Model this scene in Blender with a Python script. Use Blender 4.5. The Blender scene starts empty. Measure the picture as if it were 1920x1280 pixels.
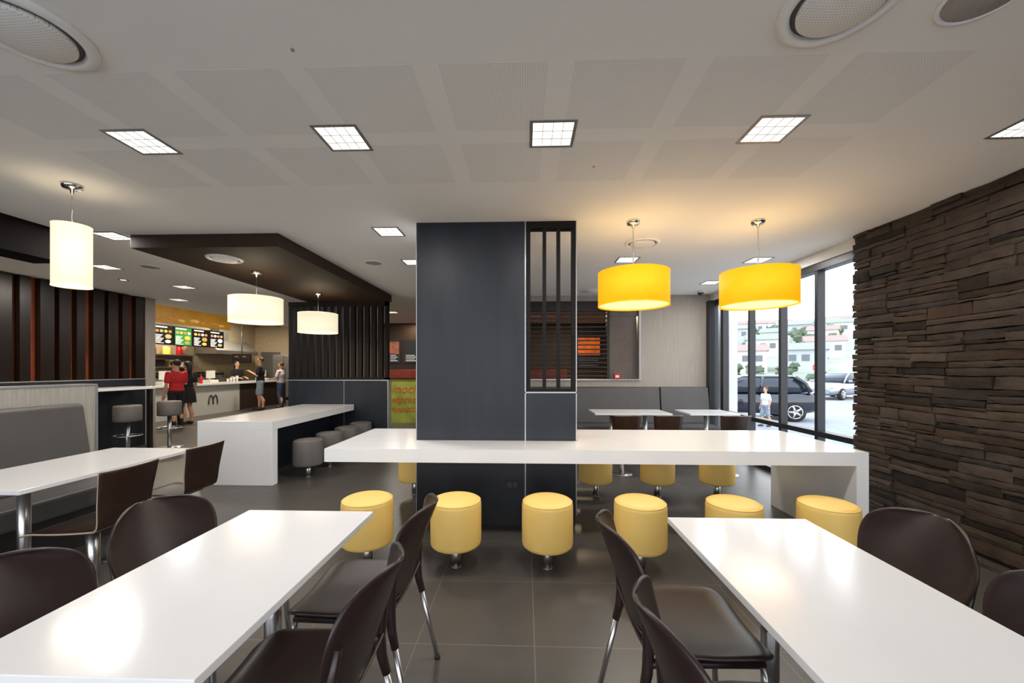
import bpy, bmesh, math, random
from mathutils import Vector, Matrix, noise
random.seed(7)
scene = bpy.context.scene
C = scene.collection
PI = math.pi
try:
    scene.view_settings.view_transform = 'Standard'
except Exception:
    pass

# ------------------------------------------------------------------ materials
def lin(c):
    return tuple(((v/255)/12.92 if v/255 <= .04045 else (((v/255)+.055)/1.055)**2.4) for v in c)
def mat(name, rgb, rough=.5, metal=0, var=.12, scale=8, bump=0, bscale=60, emit=None, estr=0, stretch=None, coat=0, spec=.5):
    m = bpy.data.materials.new(name); m.use_nodes = True
    nt = m.node_tree; b = nt.nodes['Principled BSDF']
    c = lin(rgb)
    tc = nt.nodes.new('ShaderNodeTexCoord'); mp = nt.nodes.new('ShaderNodeMapping')
    nt.links.new(tc.outputs['Object'], mp.inputs['Vector'])
    if stretch: mp.inputs['Scale'].default_value = stretch
    n = nt.nodes.new('ShaderNodeTexNoise'); n.inputs['Scale'].default_value = scale; n.inputs['Detail'].default_value = 4
    nt.links.new(mp.outputs['Vector'], n.inputs['Vector'])
    r = nt.nodes.new('ShaderNodeValToRGB')
    r.color_ramp.elements[0].position = .3; r.color_ramp.elements[1].position = .7
    r.color_ramp.elements[0].color = (*[v*(1-var) for v in c], 1)
    r.color_ramp.elements[1].color = (*[min(1, v*(1+var)) for v in c], 1)
    nt.links.new(n.outputs['Fac'], r.inputs['Fac'])
    nt.links.new(r.outputs['Color'], b.inputs['Base Color'])
    b.inputs['Roughness'].default_value = rough; b.inputs['Metallic'].default_value = metal
    b.inputs['Coat Weight'].default_value = coat; b.inputs['Specular IOR Level'].default_value = spec
    if bump:
        n2 = nt.nodes.new('ShaderNodeTexNoise'); n2.inputs['Scale'].default_value = bscale; n2.inputs['Detail'].default_value = 3
        nt.links.new(mp.outputs['Vector'], n2.inputs['Vector'])
        bp = nt.nodes.new('ShaderNodeBump'); bp.inputs['Strength'].default_value = bump; bp.inputs['Distance'].default_value = .01
        nt.links.new(n2.outputs['Fac'], bp.inputs['Height']); nt.links.new(bp.outputs['Normal'], b.inputs['Normal'])
    if emit:
        b.inputs['Emission Color'].default_value = (*lin(emit), 1); b.inputs['Emission Strength'].default_value = estr
    return m
M = {}
M['ceiling'] = mat('ceiling_paint', (242,239,234), .9, var=.012, scale=2)
M['ceil_dark'] = mat('kitchen_ceiling', (200,192,178), .9, var=.02)
M['white_top'] = mat('white_solid_surface', (236,236,237), .15, var=.015, scale=3, spec=.45)
M['yellow'] = mat('yellow_vinyl', (249,210,120), .5, var=.012, scale=6, bump=.02, bscale=220)
M['grey_vinyl'] = mat('grey_vinyl', (100,96,93), .5, var=.04, bump=.04, bscale=160)
M['banq'] = mat('banquette_vinyl', (82,79,78), .55, var=.05, bump=.05, bscale=120)
M['banq_base'] = mat('banquette_base', (40,38,38), .6)
M['plastic'] = mat('brown_black_plastic', (44,30,29), .36, var=.08, bump=.05, bscale=250)
M['steel'] = mat('brushed_steel', (200,200,202), .28, 1, var=.05, scale=30)
M['chrome'] = mat('chrome', (215,215,215), .12, 1, var=.02)
M['navy'] = mat('dark_blue_grey_laminate', (29,33,42), .42, var=.25, scale=9, stretch=(1,1,.16), bump=.04, bscale=60, spec=.4)
M['black'] = mat('black_paint', (18,17,18), .45, var=.1)
M['espresso'] = mat('espresso_timber', (22,17,15), .6, var=.25, scale=14, stretch=(1,1,.1), spec=.25)
M['beam'] = mat('black_beam_paint', (20,15,14), .85, var=.1, spec=.1)
M['bulk'] = mat('brown_bulkhead', (48,34,22), .65, var=.1, scale=4, spec=.3)
M['fin'] = mat('dark_red_brown_fins', (25,16,14), .32, var=.3, scale=14, stretch=(1,1,.1))
M['redwood'] = mat('red_brown_glimmer_timber', (122,60,34), .25, var=.7, scale=3, stretch=(1,1,.25))  # timber whose strong blotches paint the reddish glimmers between the fins
M['ply'] = mat('dark_ply', (50,32,27), .35, var=.2, scale=20, stretch=(.1,1,1))
M['ply_edge'] = mat('pale_ply_edge', (176,158,136), .6)
M['alu'] = mat('aluminium_trim', (178,180,184), .35, .6, var=.03)
M['frame'] = mat('charcoal_window_frame', (34,36,40), .4, var=.05)
M['beige'] = mat('grey_beige_wallpaper', (160,151,141), .75, var=.09, scale=40, stretch=(1,1,.06), bump=.2, bscale=90)
M['pale_tex'] = mat('pale_grey_textured_panel', (174,170,162), .75, var=.14, scale=60, stretch=(1,1,.06), bump=.25, bscale=90)
M['plain'] = mat('plain_wall_paint', (210,207,202), .85, var=.03)
M['kitchen_wall'] = mat('cream_kitchen_wall', (178,162,136), .6, var=.06)
M['dark_wall'] = mat('dark_cafe_wall', (52,37,30), .6, var=.2)
M['brown_pane'] = mat('grey_brown_panel', (98,87,80), .3, var=.12)
M['grey_col'] = mat('grey_column_paint', (92,90,88), .6, var=.06)
M['lamp_on'] = mat('lit_diffuser', (255,250,240), .5, var=.0, emit=(255,252,244), estr=1.3)
M['lamp_frame'] = mat('grey_light_frame', (134,131,128), .4, .3)
M['lamp_louvre'] = mat('light_louvre_blades', (214,214,210), .4)
M['spot_on'] = mat('lit_spot', (255,230,190), .5, var=0, emit=(255,225,180), estr=5)
M['shade_y'] = mat('yellow_shade_fabric', (255,174,12), .7, var=.05, scale=30, emit=(255,173,4), estr=.78)
M['shade_w'] = mat('cream_shade_fabric', (250,236,205), .7, var=.04, scale=30, emit=(255,240,208), estr=.72)
M['bounce_liner'] = mat('added_cream_liner', (250,240,220), .8, var=.02)
M['diff_y'] = mat('warm_diffuser', (255,226,140), .6, var=0, emit=(255,232,155), estr=1.2)
M['diff_w'] = mat('cream_diffuser', (255,245,225), .6, var=0, emit=(255,245,222), estr=1.1)
M['vent'] = mat('white_vent_metal', (238,236,233), .45, var=.02)
M['gap'] = mat('vent_shadow_gap', (86,82,80), .8, var=.05)
M['spk'] = mat('grey_speaker_mesh', (160,157,155), .7, var=.1, scale=200)
M['asphalt'] = mat('asphalt', (146,149,154), .9, var=.1, scale=3)
M['paving'] = mat('pale_bounce_paving', (205,203,198), .9, var=.06, scale=2)
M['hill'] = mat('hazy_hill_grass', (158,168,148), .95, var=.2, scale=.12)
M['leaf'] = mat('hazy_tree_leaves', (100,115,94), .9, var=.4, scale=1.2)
M['bark'] = mat('bark', (120,108,96), .9)
M['white_wall'] = mat('white_render', (208,208,208), .8, var=.03)
M['house_a'] = mat('house_cream', (202,199,193), .8, var=.03)
M['house_b'] = mat('house_grey', (178,181,184), .8, var=.03)
M['roof_r'] = mat('roof_red', (160,130,122), .8)  # roof tones paled, distance haze put into the colour
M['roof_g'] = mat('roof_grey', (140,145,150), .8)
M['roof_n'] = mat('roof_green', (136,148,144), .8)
M['win_dark'] = mat('dark_glass', (40,48,58), .1, var=.05)
M['win_house'] = mat('house_window_glass', (98,105,113), .2, var=.05)
M['car_black'] = mat('dark_blue_black_car_paint', (20,25,42), .15, .2, var=.02, coat=1)
M['car_silver'] = mat('silver_car_paint', (150,154,160), .25, .5, var=.02, coat=1)
M['tyre'] = mat('tyre_rubber', (24,24,24), .8)
M['red_light'] = mat('red_lens', (170,24,20), .25)
M['lips'] = mat('lips', (160,84,74), .6)
M['skin'] = mat('skin', (208,158,128), .6, var=.04)
M['hair_d'] = mat('dark_hair', (30,22,18), .6, var=.2, scale=40)
M['hair_b'] = mat('brown_hair', (84,56,36), .6, var=.2, scale=40)
M['c_red'] = mat('red_cloth', (196,36,42), .8, var=.1)
M['c_black'] = mat('black_cloth', (26,25,27), .85, var=.1)
M['c_grey'] = mat('blue_grey_cloth', (138,150,168), .85, var=.1)
M['c_lilac'] = mat('pale_lilac_cloth', (214,204,210), .85, var=.08)
M['c_jean'] = mat('denim_cloth', (66,80,108), .85, var=.15)
M['c_white'] = mat('white_cloth', (224,224,226), .85, var=.03)
M['shoe'] = mat('dark_shoe', (50,36,30), .6)
M['red'] = mat('red_plastic', (200,30,28), .4)
M['white_p'] = mat('white_plastic', (226,226,224), .4, var=.02)
M['counter_front'] = mat('pale_grey_counter_front', (196,195,192), .4, var=.03)
M['screen_black'] = mat('menu_black', (26,26,28), .3, emit=(30,30,32), estr=.4)
M['menu_white'] = mat('menu_white_lines', (240,240,235), .5, var=0, emit=(250,248,240), estr=.8)
M['menu_green'] = mat('menu_green', (70,160,80), .5, var=.1, emit=(60,150,70), estr=.5)
M['menu_yellow'] = mat('menu_yellow', (250,206,80), .5, var=.1, emit=(255,205,80), estr=.7)
M['menu_red'] = mat('menu_red', (196,70,50), .5, var=.1, emit=(200,70,46), estr=.6)
M['bun'] = mat('burger_bun', (222,160,94), .5, var=.15, emit=(228,160,90), estr=.5)
M['pale_food'] = mat('pale_food', (232,206,150), .5, var=.15, emit=(232,206,140), estr=.4)
M['fascia_food'] = mat('fascia_food', (214,172,92), .5, var=.3, emit=(200,156,80), estr=.2)
M['fascia_bun'] = mat('fascia_bun', (188,128,62), .5, var=.3, emit=(180,120,56), estr=.2)
M['yellow_fascia'] = mat('yellow_fascia', (180,134,46), .5, var=.15, scale=2, emit=(170,122,34), estr=.15)
M['orange_pic'] = mat('amber_picture', (180,88,34), .4, var=.8, scale=5, emit=(205,90,24), estr=.55)
M['warm_pic'] = mat('warm_brown_picture', (150,92,70), .4, var=.6, scale=7, emit=(150,92,66), estr=.25)
M['cafe_front'] = mat('green_yellow_panel', (150,156,70), .5, var=.35, scale=3, emit=(130,138,46), estr=.15)
M['cafe_red'] = mat('red_brown_counter', (120,44,28), .4, var=.2)
M['orange_ink'] = mat('orange_ink', (220,100,44), .5, var=.05)
M['machine'] = mat('stainless_machine', (150,148,144), .35, .7, var=.06)
M['box_brown'] = mat('carton', (170,130,90), .8, var=.1)
M['emblem'] = mat('charcoal_emblem', (40,38,36), .5)

def glass_mat():
    m = bpy.data.materials.new('window_glass'); m.use_nodes = True
    nt = m.node_tree; nt.nodes.clear()
    out = nt.nodes.new('ShaderNodeOutputMaterial'); mix = nt.nodes.new('ShaderNodeMixShader')
    tr = nt.nodes.new('ShaderNodeBsdfTransparent'); gl = nt.nodes.new('ShaderNodeBsdfGlossy')
    tc = nt.nodes.new('ShaderNodeTexCoord'); n = nt.nodes.new('ShaderNodeTexNoise'); n.inputs['Scale'].default_value = 3
    mr = nt.nodes.new('ShaderNodeMapRange'); mr.inputs[3].default_value = .04; mr.inputs[4].default_value = .06
    nt.links.new(tc.outputs['Object'], n.inputs['Vector']); nt.links.new(n.outputs['Fac'], mr.inputs[0])
    tr.inputs['Color'].default_value = (.95,.97,.97,1); gl.inputs['Roughness'].default_value = .02
    nt.links.new(mr.outputs[0], mix.inputs[0]); nt.links.new(tr.outputs[0], mix.inputs[1]); nt.links.new(gl.outputs[0], mix.inputs[2])
    nt.links.new(mix.outputs[0], out.inputs[0]); return m
M['glass'] = glass_mat()

def floor_mat():
    m = mat('floor_tiles', (78,74,70), .36, var=.09, scale=5, spec=.45)
    nt = m.node_tree; b = nt.nodes['Principled BSDF']
    tc = nt.nodes.new('ShaderNodeTexCoord'); mp = nt.nodes.new('ShaderNodeMapping')
    mp.inputs['Location'].default_value = (60-.046, 60-2.59, 0)
    nt.links.new(tc.outputs['Object'], mp.inputs['Vector'])
    br = nt.nodes.new('ShaderNodeTexBrick'); br.offset = 0; br.squash = 1
    br.inputs['Scale'].default_value = 1; br.inputs['Brick Width'].default_value = .6; br.inputs['Row Height'].default_value = .6
    br.inputs['Mortar Size'].default_value = .0026; br.inputs['Mortar Smooth'].default_value = .1
    nt.links.new(mp.outputs['Vector'], br.inputs['Vector'])
    old = b.inputs['Base Color'].links[0].from_socket
    nt.links.new(old, br.inputs['Color1']); nt.links.new(old, br.inputs['Color2'])
    br.inputs['Mortar'].default_value = (*lin((108,104,100)), 1)
    nt.links.new(br.outputs['Color'], b.inputs['Base Color']); return m
M['floor'] = floor_mat()

def perf_mat():
    m = mat('perforated_board', (240,237,232), .9, var=.01)
    nt = m.node_tree; b = nt.nodes['Principled BSDF']
    tc = nt.nodes.new('ShaderNodeTexCoord')
    def mth(op, a, bb=None):
        n = nt.nodes.new('ShaderNodeMath'); n.operation = op
        if hasattr(a, 'links'): nt.links.new(a, n.inputs[0])
        else: n.inputs[0].default_value = a
        if bb is not None:
            if hasattr(bb, 'links'): nt.links.new(bb, n.inputs[1])
            else: n.inputs[1].default_value = bb
        return n.outputs[0]
    sp = nt.nodes.new('ShaderNodeSeparateXYZ'); nt.links.new(tc.outputs['Object'], sp.inputs[0])
    def cell(s):
        f = mth('FRACT', mth('MULTIPLY', mth('ADD', s, 50.0), 1/.0112))
        d = mth('SUBTRACT', f, .5); return mth('MULTIPLY', d, d)
    dist = mth('ADD', cell(sp.outputs[0]), cell(sp.outputs[1]))
    inside = mth('LESS_THAN', dist, .04)
    mix = nt.nodes.new('ShaderNodeMix'); mix.data_type = 'RGBA'
    nt.links.new(inside, mix.inputs[0]); old = b.inputs['Base Color'].links[0].from_socket
    nt.links.new(old, mix.inputs[6]); mix.inputs[7].default_value = (*lin((196,192,187)), 1)
    nt.links.new(mix.outputs[2], b.inputs['Base Color']); return m
M['perf'] = perf_mat()

def stone_mat():
    m = mat('ledge_stone', (68,58,51), .88, var=.24, scale=7, bump=.6, bscale=38, spec=.25)
    nt = m.node_tree; b = nt.nodes['Principled BSDF']
    at = nt.nodes.new('ShaderNodeAttribute'); at.attribute_name = 'tint'
    mix = nt.nodes.new('ShaderNodeMix'); mix.data_type = 'RGBA'; mix.blend_type = 'MULTIPLY'; mix.inputs[0].default_value = 1
    old = b.inputs['Base Color'].links[0].from_socket
    nt.links.new(old, mix.inputs[6]); nt.links.new(at.outputs['Color'], mix.inputs[7])
    nt.links.new(mix.outputs[2], b.inputs['Base Color']); return m
M['stone'] = stone_mat()

# ------------------------------------------------------------------ mesh builder
class MB:
    def __init__(s): s.bm = bmesh.new()
    def box(s, x0, x1, y0, y1, z0, z1):
        v = [s.bm.verts.new(p) for p in ((x0,y0,z0),(x1,y0,z0),(x1,y1,z0),(x0,y1,z0),(x0,y0,z1),(x1,y0,z1),(x1,y1,z1),(x0,y1,z1))]
        for f in ((0,3,2,1),(4,5,6,7),(0,1,5,4),(1,2,6,5),(2,3,7,6),(3,0,4,7)): s.bm.faces.new([v[i] for i in f])
        return s
    def quad(s, *pts):
        s.bm.faces.new([s.bm.verts.new(p) for p in pts]); return s
    def poly(s, pts, off):
        off = Vector(off); a = [s.bm.verts.new(p) for p in pts]; b = [s.bm.verts.new(Vector(p)+off) for p in pts]
        n = len(pts); s.bm.faces.new(a); s.bm.faces.new(b[::-1])
        for i in range(n): s.bm.faces.new((a[i], b[i], b[(i+1)%n], a[(i+1)%n]))
        return s
    def rings(s, rings, cap0=True, cap1=True, closed=False):
        R = [[s.bm.verts.new(p) for p in r] for r in rings]; n = len(R[0])
        idx = list(range(len(R)-1)) + ([len(R)-1] if closed else [])
        for k in idx:
            a, b = R[k], R[(k+1) % len(R)]
            for i in range(n):
                f = s.bm.faces.new((a[i], a[(i+1)%n], b[(i+1)%n], b[i])); f.smooth = True
        if not closed:
            if cap0: s.bm.faces.new(R[0][::-1])
            if cap1: s.bm.faces.new(R[-1])
        return s
    def lathe(s, prof, cx=0, cy=0, seg=32, closed=False):
        return s.rings([[(cx+r*math.cos(2*PI*i/seg), cy+r*math.sin(2*PI*i/seg), z) for i in range(seg)] for r, z in prof], closed=closed)
    def tube(s, pts, rad, seg=10):
        pts = [Vector(p) for p in pts]; rr = []
        if not isinstance(rad, (list, tuple)): rad = [rad]*len(pts)
        prev = None
        for i, p in enumerate(pts):
            d = (pts[min(i+1, len(pts)-1)]-pts[max(i-1, 0)]).normalized()
            if prev is None: prev = d.orthogonal().normalized()
            u = (prev - d*prev.dot(d)).normalized(); prev = u; w = d.cross(u)
            rr.append([p+(u*math.cos(2*PI*k/seg)+w*math.sin(2*PI*k/seg))*rad[i] for k in range(seg)])
        return s.rings(rr)
    def ball(s, c, r, u=16, v=10):
        if not isinstance(r, (list, tuple)): r = (r,r,r)
        prof = []
        for j in range(1, v):
            a = -PI/2+PI*j/v
            prof.append([(c[0]+r[0]*math.cos(a)*math.cos(2*PI*i/u), c[1]+r[1]*math.cos(a)*math.sin(2*PI*i/u), c[2]+r[2]*math.sin(a)) for i in range(u)])
        return s.rings(prof)
    def limb(s, pts, rad, seg=10):
        s.tube(pts, rad, seg)
        for p, r in zip(pts, rad): s.ball(p, r, 10, 8)
        return s
    def grid(s, fn, nu, nv, smooth=True):
        V = [[s.bm.verts.new(fn(i/nu, j/nv)) for i in range(nu+1)] for j in range(nv+1)]
        for j in range(nv):
            for i in range(nu):
                f = s.bm.faces.new((V[j][i], V[j][i+1], V[j+1][i+1], V[j+1][i])); f.smooth = smooth
        return s
    def mesh(s, name):
        bmesh.ops.recalc_face_normals(s.bm, faces=s.bm.faces)
        me = bpy.data.meshes.new(name); s.bm.to_mesh(me); s.bm.free(); return me

def obj(name, mb, m, parent=None, bevel=0, world=False, solid=0, rim=None, sub=0, mesh=None):
    me = mesh if mesh else mb.mesh(name)
    o = bpy.data.objects.new(name, me); C.objects.link(o)
    if m and not me.materials: me.materials.append(m)
    if parent:
        o.parent = parent
        if world: o.matrix_parent_inverse = Matrix.Translation(-parent.location)
    if bevel:
        b = o.modifiers.new('bevel', 'BEVEL'); b.width = bevel; b.segments = 2; b.limit_method = 'ANGLE'
    if solid:
        sm = o.modifiers.new('solid', 'SOLIDIFY'); sm.thickness = solid; sm.offset = 0
        if rim: me.materials.append(rim); sm.material_offset_rim = 1
    if sub:
        sb = o.modifiers.new('sub', 'SUBSURF'); sb.levels = sub; sb.render_levels = sub
    return o
def tag(o, label, cat, group=None, kind=None):
    o['label'] = label; o['category'] = cat
    if group: o['group'] = group
    if kind: o['kind'] = kind
    return o
def thing(name, label, cat, loc=(0,0,0), rz=0, group=None):
    o = bpy.data.objects.new(name, None); C.objects.link(o); o.empty_display_size = .1
    o.location = loc; o.rotation_euler = (0,0,rz); return tag(o, label, cat, group)
def struct(name, mb, m, bevel=0, parent=None, label=None):
    o = obj(name, mb, m, parent, bevel)
    if not parent: o['kind'] = 'structure'
    if label: o['label'] = label
    return o
def dup(root, loc, rz, label):
    r = root.copy(); C.objects.link(r); r.location = loc; r.rotation_euler = (0,0,rz); r['label'] = label
    for ch in list(root.children):
        c = ch.copy(); C.objects.link(c); c.parent = r
        for g in list(ch.children):
            d = g.copy(); C.objects.link(d); d.parent = c
    return r
def baked(mb, voxel, name, m):
    me = mb.mesh(name); o = bpy.data.objects.new('tmp', me); C.objects.link(o)
    r = o.modifiers.new('r', 'REMESH'); r.mode = 'VOXEL'; r.voxel_size = voxel; r.use_smooth_shade = True
    sm = o.modifiers.new('s', 'SMOOTH'); sm.factor = .5; sm.iterations = 4
    dg = bpy.context.evaluated_depsgraph_get(); dg.update()
    out = bpy.data.meshes.new_from_object(o.evaluated_get(dg)); out.name = name
    bpy.data.objects.remove(o); out.materials.clear(); out.materials.append(m)
    for p in out.polygons: p.use_smooth = True
    return out
def text_mesh(txt, size, extr=.002, shear=0):
    cu = bpy.data.curves.new('txt', 'FONT'); cu.body = txt; cu.size = size; cu.extrude = extr; cu.align_x = 'CENTER'; cu.align_y = 'CENTER'; cu.shear = shear
    o = bpy.data.objects.new('txt', cu); C.objects.link(o)
    dg = bpy.context.evaluated_depsgraph_get(); dg.update()
    me = bpy.data.meshes.new_from_object(o.evaluated_get(dg)); bpy.data.objects.remove(o); return me

# ------------------------------------------------------------------ people
def person(label, loc, rz, H, top, bottom, hair, arms, legs='trousers', long_hair=False, sleeve=.55, cap=False, step=0, head_turn=0, group=None, shoe='shoe'):
    s = H/1.72
    def S(p): return tuple(v*s for v in p)
    body = MB(); up = MB(); lo = MB(); sh = MB()
    for sx in (-1, 1):
        hip = (sx*.09,0,.90); kn = (sx*.1,.03+sx*step*.5,.49); an = (sx*.105,-.02+sx*step,.085)
        body.limb([S(hip), S(kn), S((an[0],an[1]-.015,.3)), S(an)], [.085*s,.055*s,.052*s,.036*s])
        body.limb([S((an[0],an[1]-.02,.045)), S((an[0]+sx*.01,an[1]+.08,.04)), S((an[0]+sx*.015,an[1]+.16,.032))], [.038*s,.04*s,.03*s])
        sh.limb([S((an[0],an[1]-.02,.052)), S((an[0]+sx*.01,an[1]+.08,.047)), S((an[0]+sx*.015,an[1]+.165,.04))], [.046*s,.047*s,.037*s])
        if legs == 'trousers':
            lo.limb([S(hip), S(kn), S((an[0],an[1],.12))], [.1*s,.075*s,.062*s])
        elif legs == 'shorts':
            lo.limb([S(hip), S((kn[0],kn[1],.54))], [.105*s,.092*s])
        shd = (sx*.175,0,1.385); el, wr = arms[0 if sx < 0 else 1]
        body.limb([S(shd), S(el), S(wr)], [.05*s,.04*s,.027*s])
        d = (Vector(wr)-Vector(el)).normalized(); side = d.cross(Vector((0,0,1)))
        side = side.normalized() if side.length > .1 else Vector((1,0,0))
        up2 = side.cross(d)
        w = Vector(wr)
        body.limb([S(w+d*.03), S(w+d*.08)], [.026*s,.03*s])
        for k, L in enumerate((.07,.08,.075,.06)):
            b0 = w+d*.09+side*(k-1.5)*.019
            body.tube([S(b0), S(b0+d*L*.5-up2*.006), S(b0+d*L-up2*.025)], [.0095*s,.009*s,.007*s], 6)
        b0 = w+d*.04+side*sx*-.028
        body.tube([S(b0), S(b0+d*.03+side*sx*-.022), S(b0+d*.06+side*sx*-.028)], [.012*s,.011*s,.008*s], 6)
        mid = Vector(shd).lerp(Vector(el), min(1, sleeve*1.35))
        up.limb([S(shd), S(mid)], [.066*s,.06*s])
    for c, r in (((0,0,.93),(.165,.115,.12)), ((0,0,1.08),(.14,.10,.14)), ((0,0,1.25),(.175,.115,.17)), ((0,0,1.36),(.16,.085,.08))):
        body.ball(S(c), S(r)); 
        if c[2] > 1: up.ball(S(c), S((r[0]+.02, r[1]+.02, r[2]+.012)))
    up.ball(S((0,0,.98)), S((.172,.13,.10)))
    if legs == 'skirt':
        lo.lathe([(.15*s,1.0*s),(.19*s,.86*s),(.215*s,.6*s),(.20*s,.6*s)], seg=20)
    else: lo.ball(S((0,0,.93)), S((.178,.128,.125)))
    body.limb([S((0,-.005,1.40)), S((0,.01,1.56))], [.058*s,.052*s])
    ct, st = math.cos(head_turn), math.sin(head_turn)
    def Hd(x, y, z): return S((x*ct-y*st, x*st+y*ct, z))
    body.ball(Hd(0,.0,1.635), S((.075,.092,.095))); body.ball(Hd(0,.025,1.575), S((.056,.068,.068)))
    body.limb([Hd(0,.09,1.63), Hd(0,.108,1.60)], [.010*s,.014*s])
    body.ball(Hd(0,.088,1.562), S((.024,.012,.010)))
    for sx in (-1,1): body.ball(Hd(sx*.076,0,1.612), S((.012,.02,.03)))
    me = baked(body, .0085, 'person', M['skin'])
    root = obj('person', None, None, mesh=me); root.location = loc; root.rotation_euler = (0,0,rz); tag(root, label, 'person', group)
    obj('shirt', None, None, root, mesh=baked(up, .012*s, 'shirt', M[top]))
    obj('skirt' if legs == 'skirt' else legs, None, None, root, mesh=baked(lo, .012*s, 'legwear', M[bottom]))
    obj('shoes', None, None, root, mesh=baked(sh, .011, 'shoes', M[shoe]))
    hm = MB(); hm.ball(Hd(0,-.022,1.658), S((.086,.092,.09)))
    if long_hair: hm.limb([Hd(0,-.06,1.62), Hd(0,-.085,1.5), Hd(0,-.085,1.38)], [.07*s,.06*s,.03*s])
    obj('hair', None, None, root, mesh=baked(hm, .012*s, 'hair', M[hair]))
    for sx in (-1,1):
        obj('eye', MB().ball(Hd(sx*.03,.088,1.625), .011*s, 8, 6), M['hair_d'], root)
    obj('mouth', MB().ball(Hd(0,.094,1.558), S((.024,.009,.005)), 10, 6), M['lips'], root)
    if cap:
        cp = MB(); cp.ball(Hd(0,-.005,1.68), S((.09,.105,.075))); cp.ball(Hd(0,.10,1.675), S((.07,.07,.012)))
        obj('cap', None, None, root, mesh=baked(cp, .012, 'cap', M['c_black']))
    return root
down = lambda sx: ((sx*.23,-.03,1.12), (sx*.24,.05,.88))
fwd = lambda sx: ((sx*.23,.06,1.13), (sx*.15,.3,1.1))
up_ = lambda sx: ((sx*.22,.07,1.12), (sx*.09,.26,1.24))
L90 = PI/2
person('customer in red top and dark trousers, back to the dining room at the counter', (-8.10,8.9,0), L90-.35, 1.58, 'c_red', 'c_black', 'hair_d', (down(-1), fwd(1)), step=.05)
person('customer in black top and black skirt right behind the customer in red', (-8.42,9.55,0), L90-.1, 1.56, 'c_black', 'c_black', 'hair_d', (down(-1), down(1)), 'skirt', True)
person('man in black shirt and blue grey shorts reading at the counter', (-8.92,13.0,0), L90+.5, 1.76, 'c_black', 'c_grey', 'hair_b', (up_(-1), up_(1)), 'shorts', step=.06)
person('woman in pale lilac top and jeans, furthest customer along the counter', (-8.56,13.55,0), L90+.1, 1.6, 'c_lilac', 'c_jean', 'hair_b', (fwd(-1), down(1)), step=.04)
person('staff member in black with dark hair serving opposite the man in shorts', (-10.55,14.1,0), -L90-.3, 1.64, 'c_black', 'c_black', 'hair_d', (fwd(-1), fwd(1)), long_hair=True)
person('staff member in black cap bending over the till near the kitchen shelf', (-10.9,11.9,0), -L90+.4, 1.6, 'c_black', 'c_black', 'hair_d', (fwd(-1), fwd(1)), cap=True)
person('small child in a white shirt walking past the window outside', (7.0,11.75,-.3), L90+.2, 1.14, 'c_white', 'c_grey', 'hair_b', (down(-1), down(1)), 'shorts', step=.1)

# ------------------------------------------------------------------ setting
struct('floor', MB().box(-12.6,3.45,-2.5,18.1,-.1,0), M['floor'])
struct('ceiling', MB().box(-7.5,3.45,-2.5,18.1,2.7,2.8), M['ceiling'])
struct('ceiling_kitchen', MB().box(-12.6,-7.5,7.2,18.1,3.4,3.5).box(-7.5,-7.4,7.2,18.1,2.8,3.5), M['ceil_dark'])
struct('wall_far', MB().box(-12.6,-4.0,18.0,18.1,0,3.4), M['kitchen_wall'])
struct('wall_kitchen', MB().box(-12.7,-12.6,7.2,18.1,0,3.4), M['kitchen_wall'])
struct('wall_kitchen_front', MB().box(-12.6,-7.15,7.25,7.35,0,3.4), M['plain'])
struct('wall_cafe', MB().box(-4.1,3.45,11.3,11.4,0,2.7).box(-4.1,-4.0,11.4,18,0,2.7), M['dark_wall'])
struct('wall_cafe_right', MB().box(3.3,3.4,7.25,11.3,0,2.7), M['dark_wall'])
struct('wall_back', MB().box(-.7,3.3,7.1,7.25,0,1.2).box(2.03,3.3,7.1,7.25,1.2,2.7).box(-.7,-.1,7.1,7.25,1.2,2.7).box(-.1,2.03,7.1,7.25,2.6,2.7), M['beige'])
struct('trim_1', MB().box(-.12,2.06,7.06,7.26,1.185,1.205).box(2.02,2.05,7.08,7.255,1.205,2.6), M['alu'])
struct('wall_rear', MB().box(-7.1,3.45,-2.6,-2.5,0,.3).box(-7.1,3.45,-2.6,-2.5,2.55,2.7).box(-7.1,-7.0,-2.6,-2.5,.3,2.55).box(-3.4,-3.3,-2.6,-2.5,.3,2.55).box(0,.1,-2.6,-2.5,.3,2.55).box(3.25,3.45,-2.6,-2.5,.3,2.55), M['plain'])  # out of view; openings kept large so daylight fills the room
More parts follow.
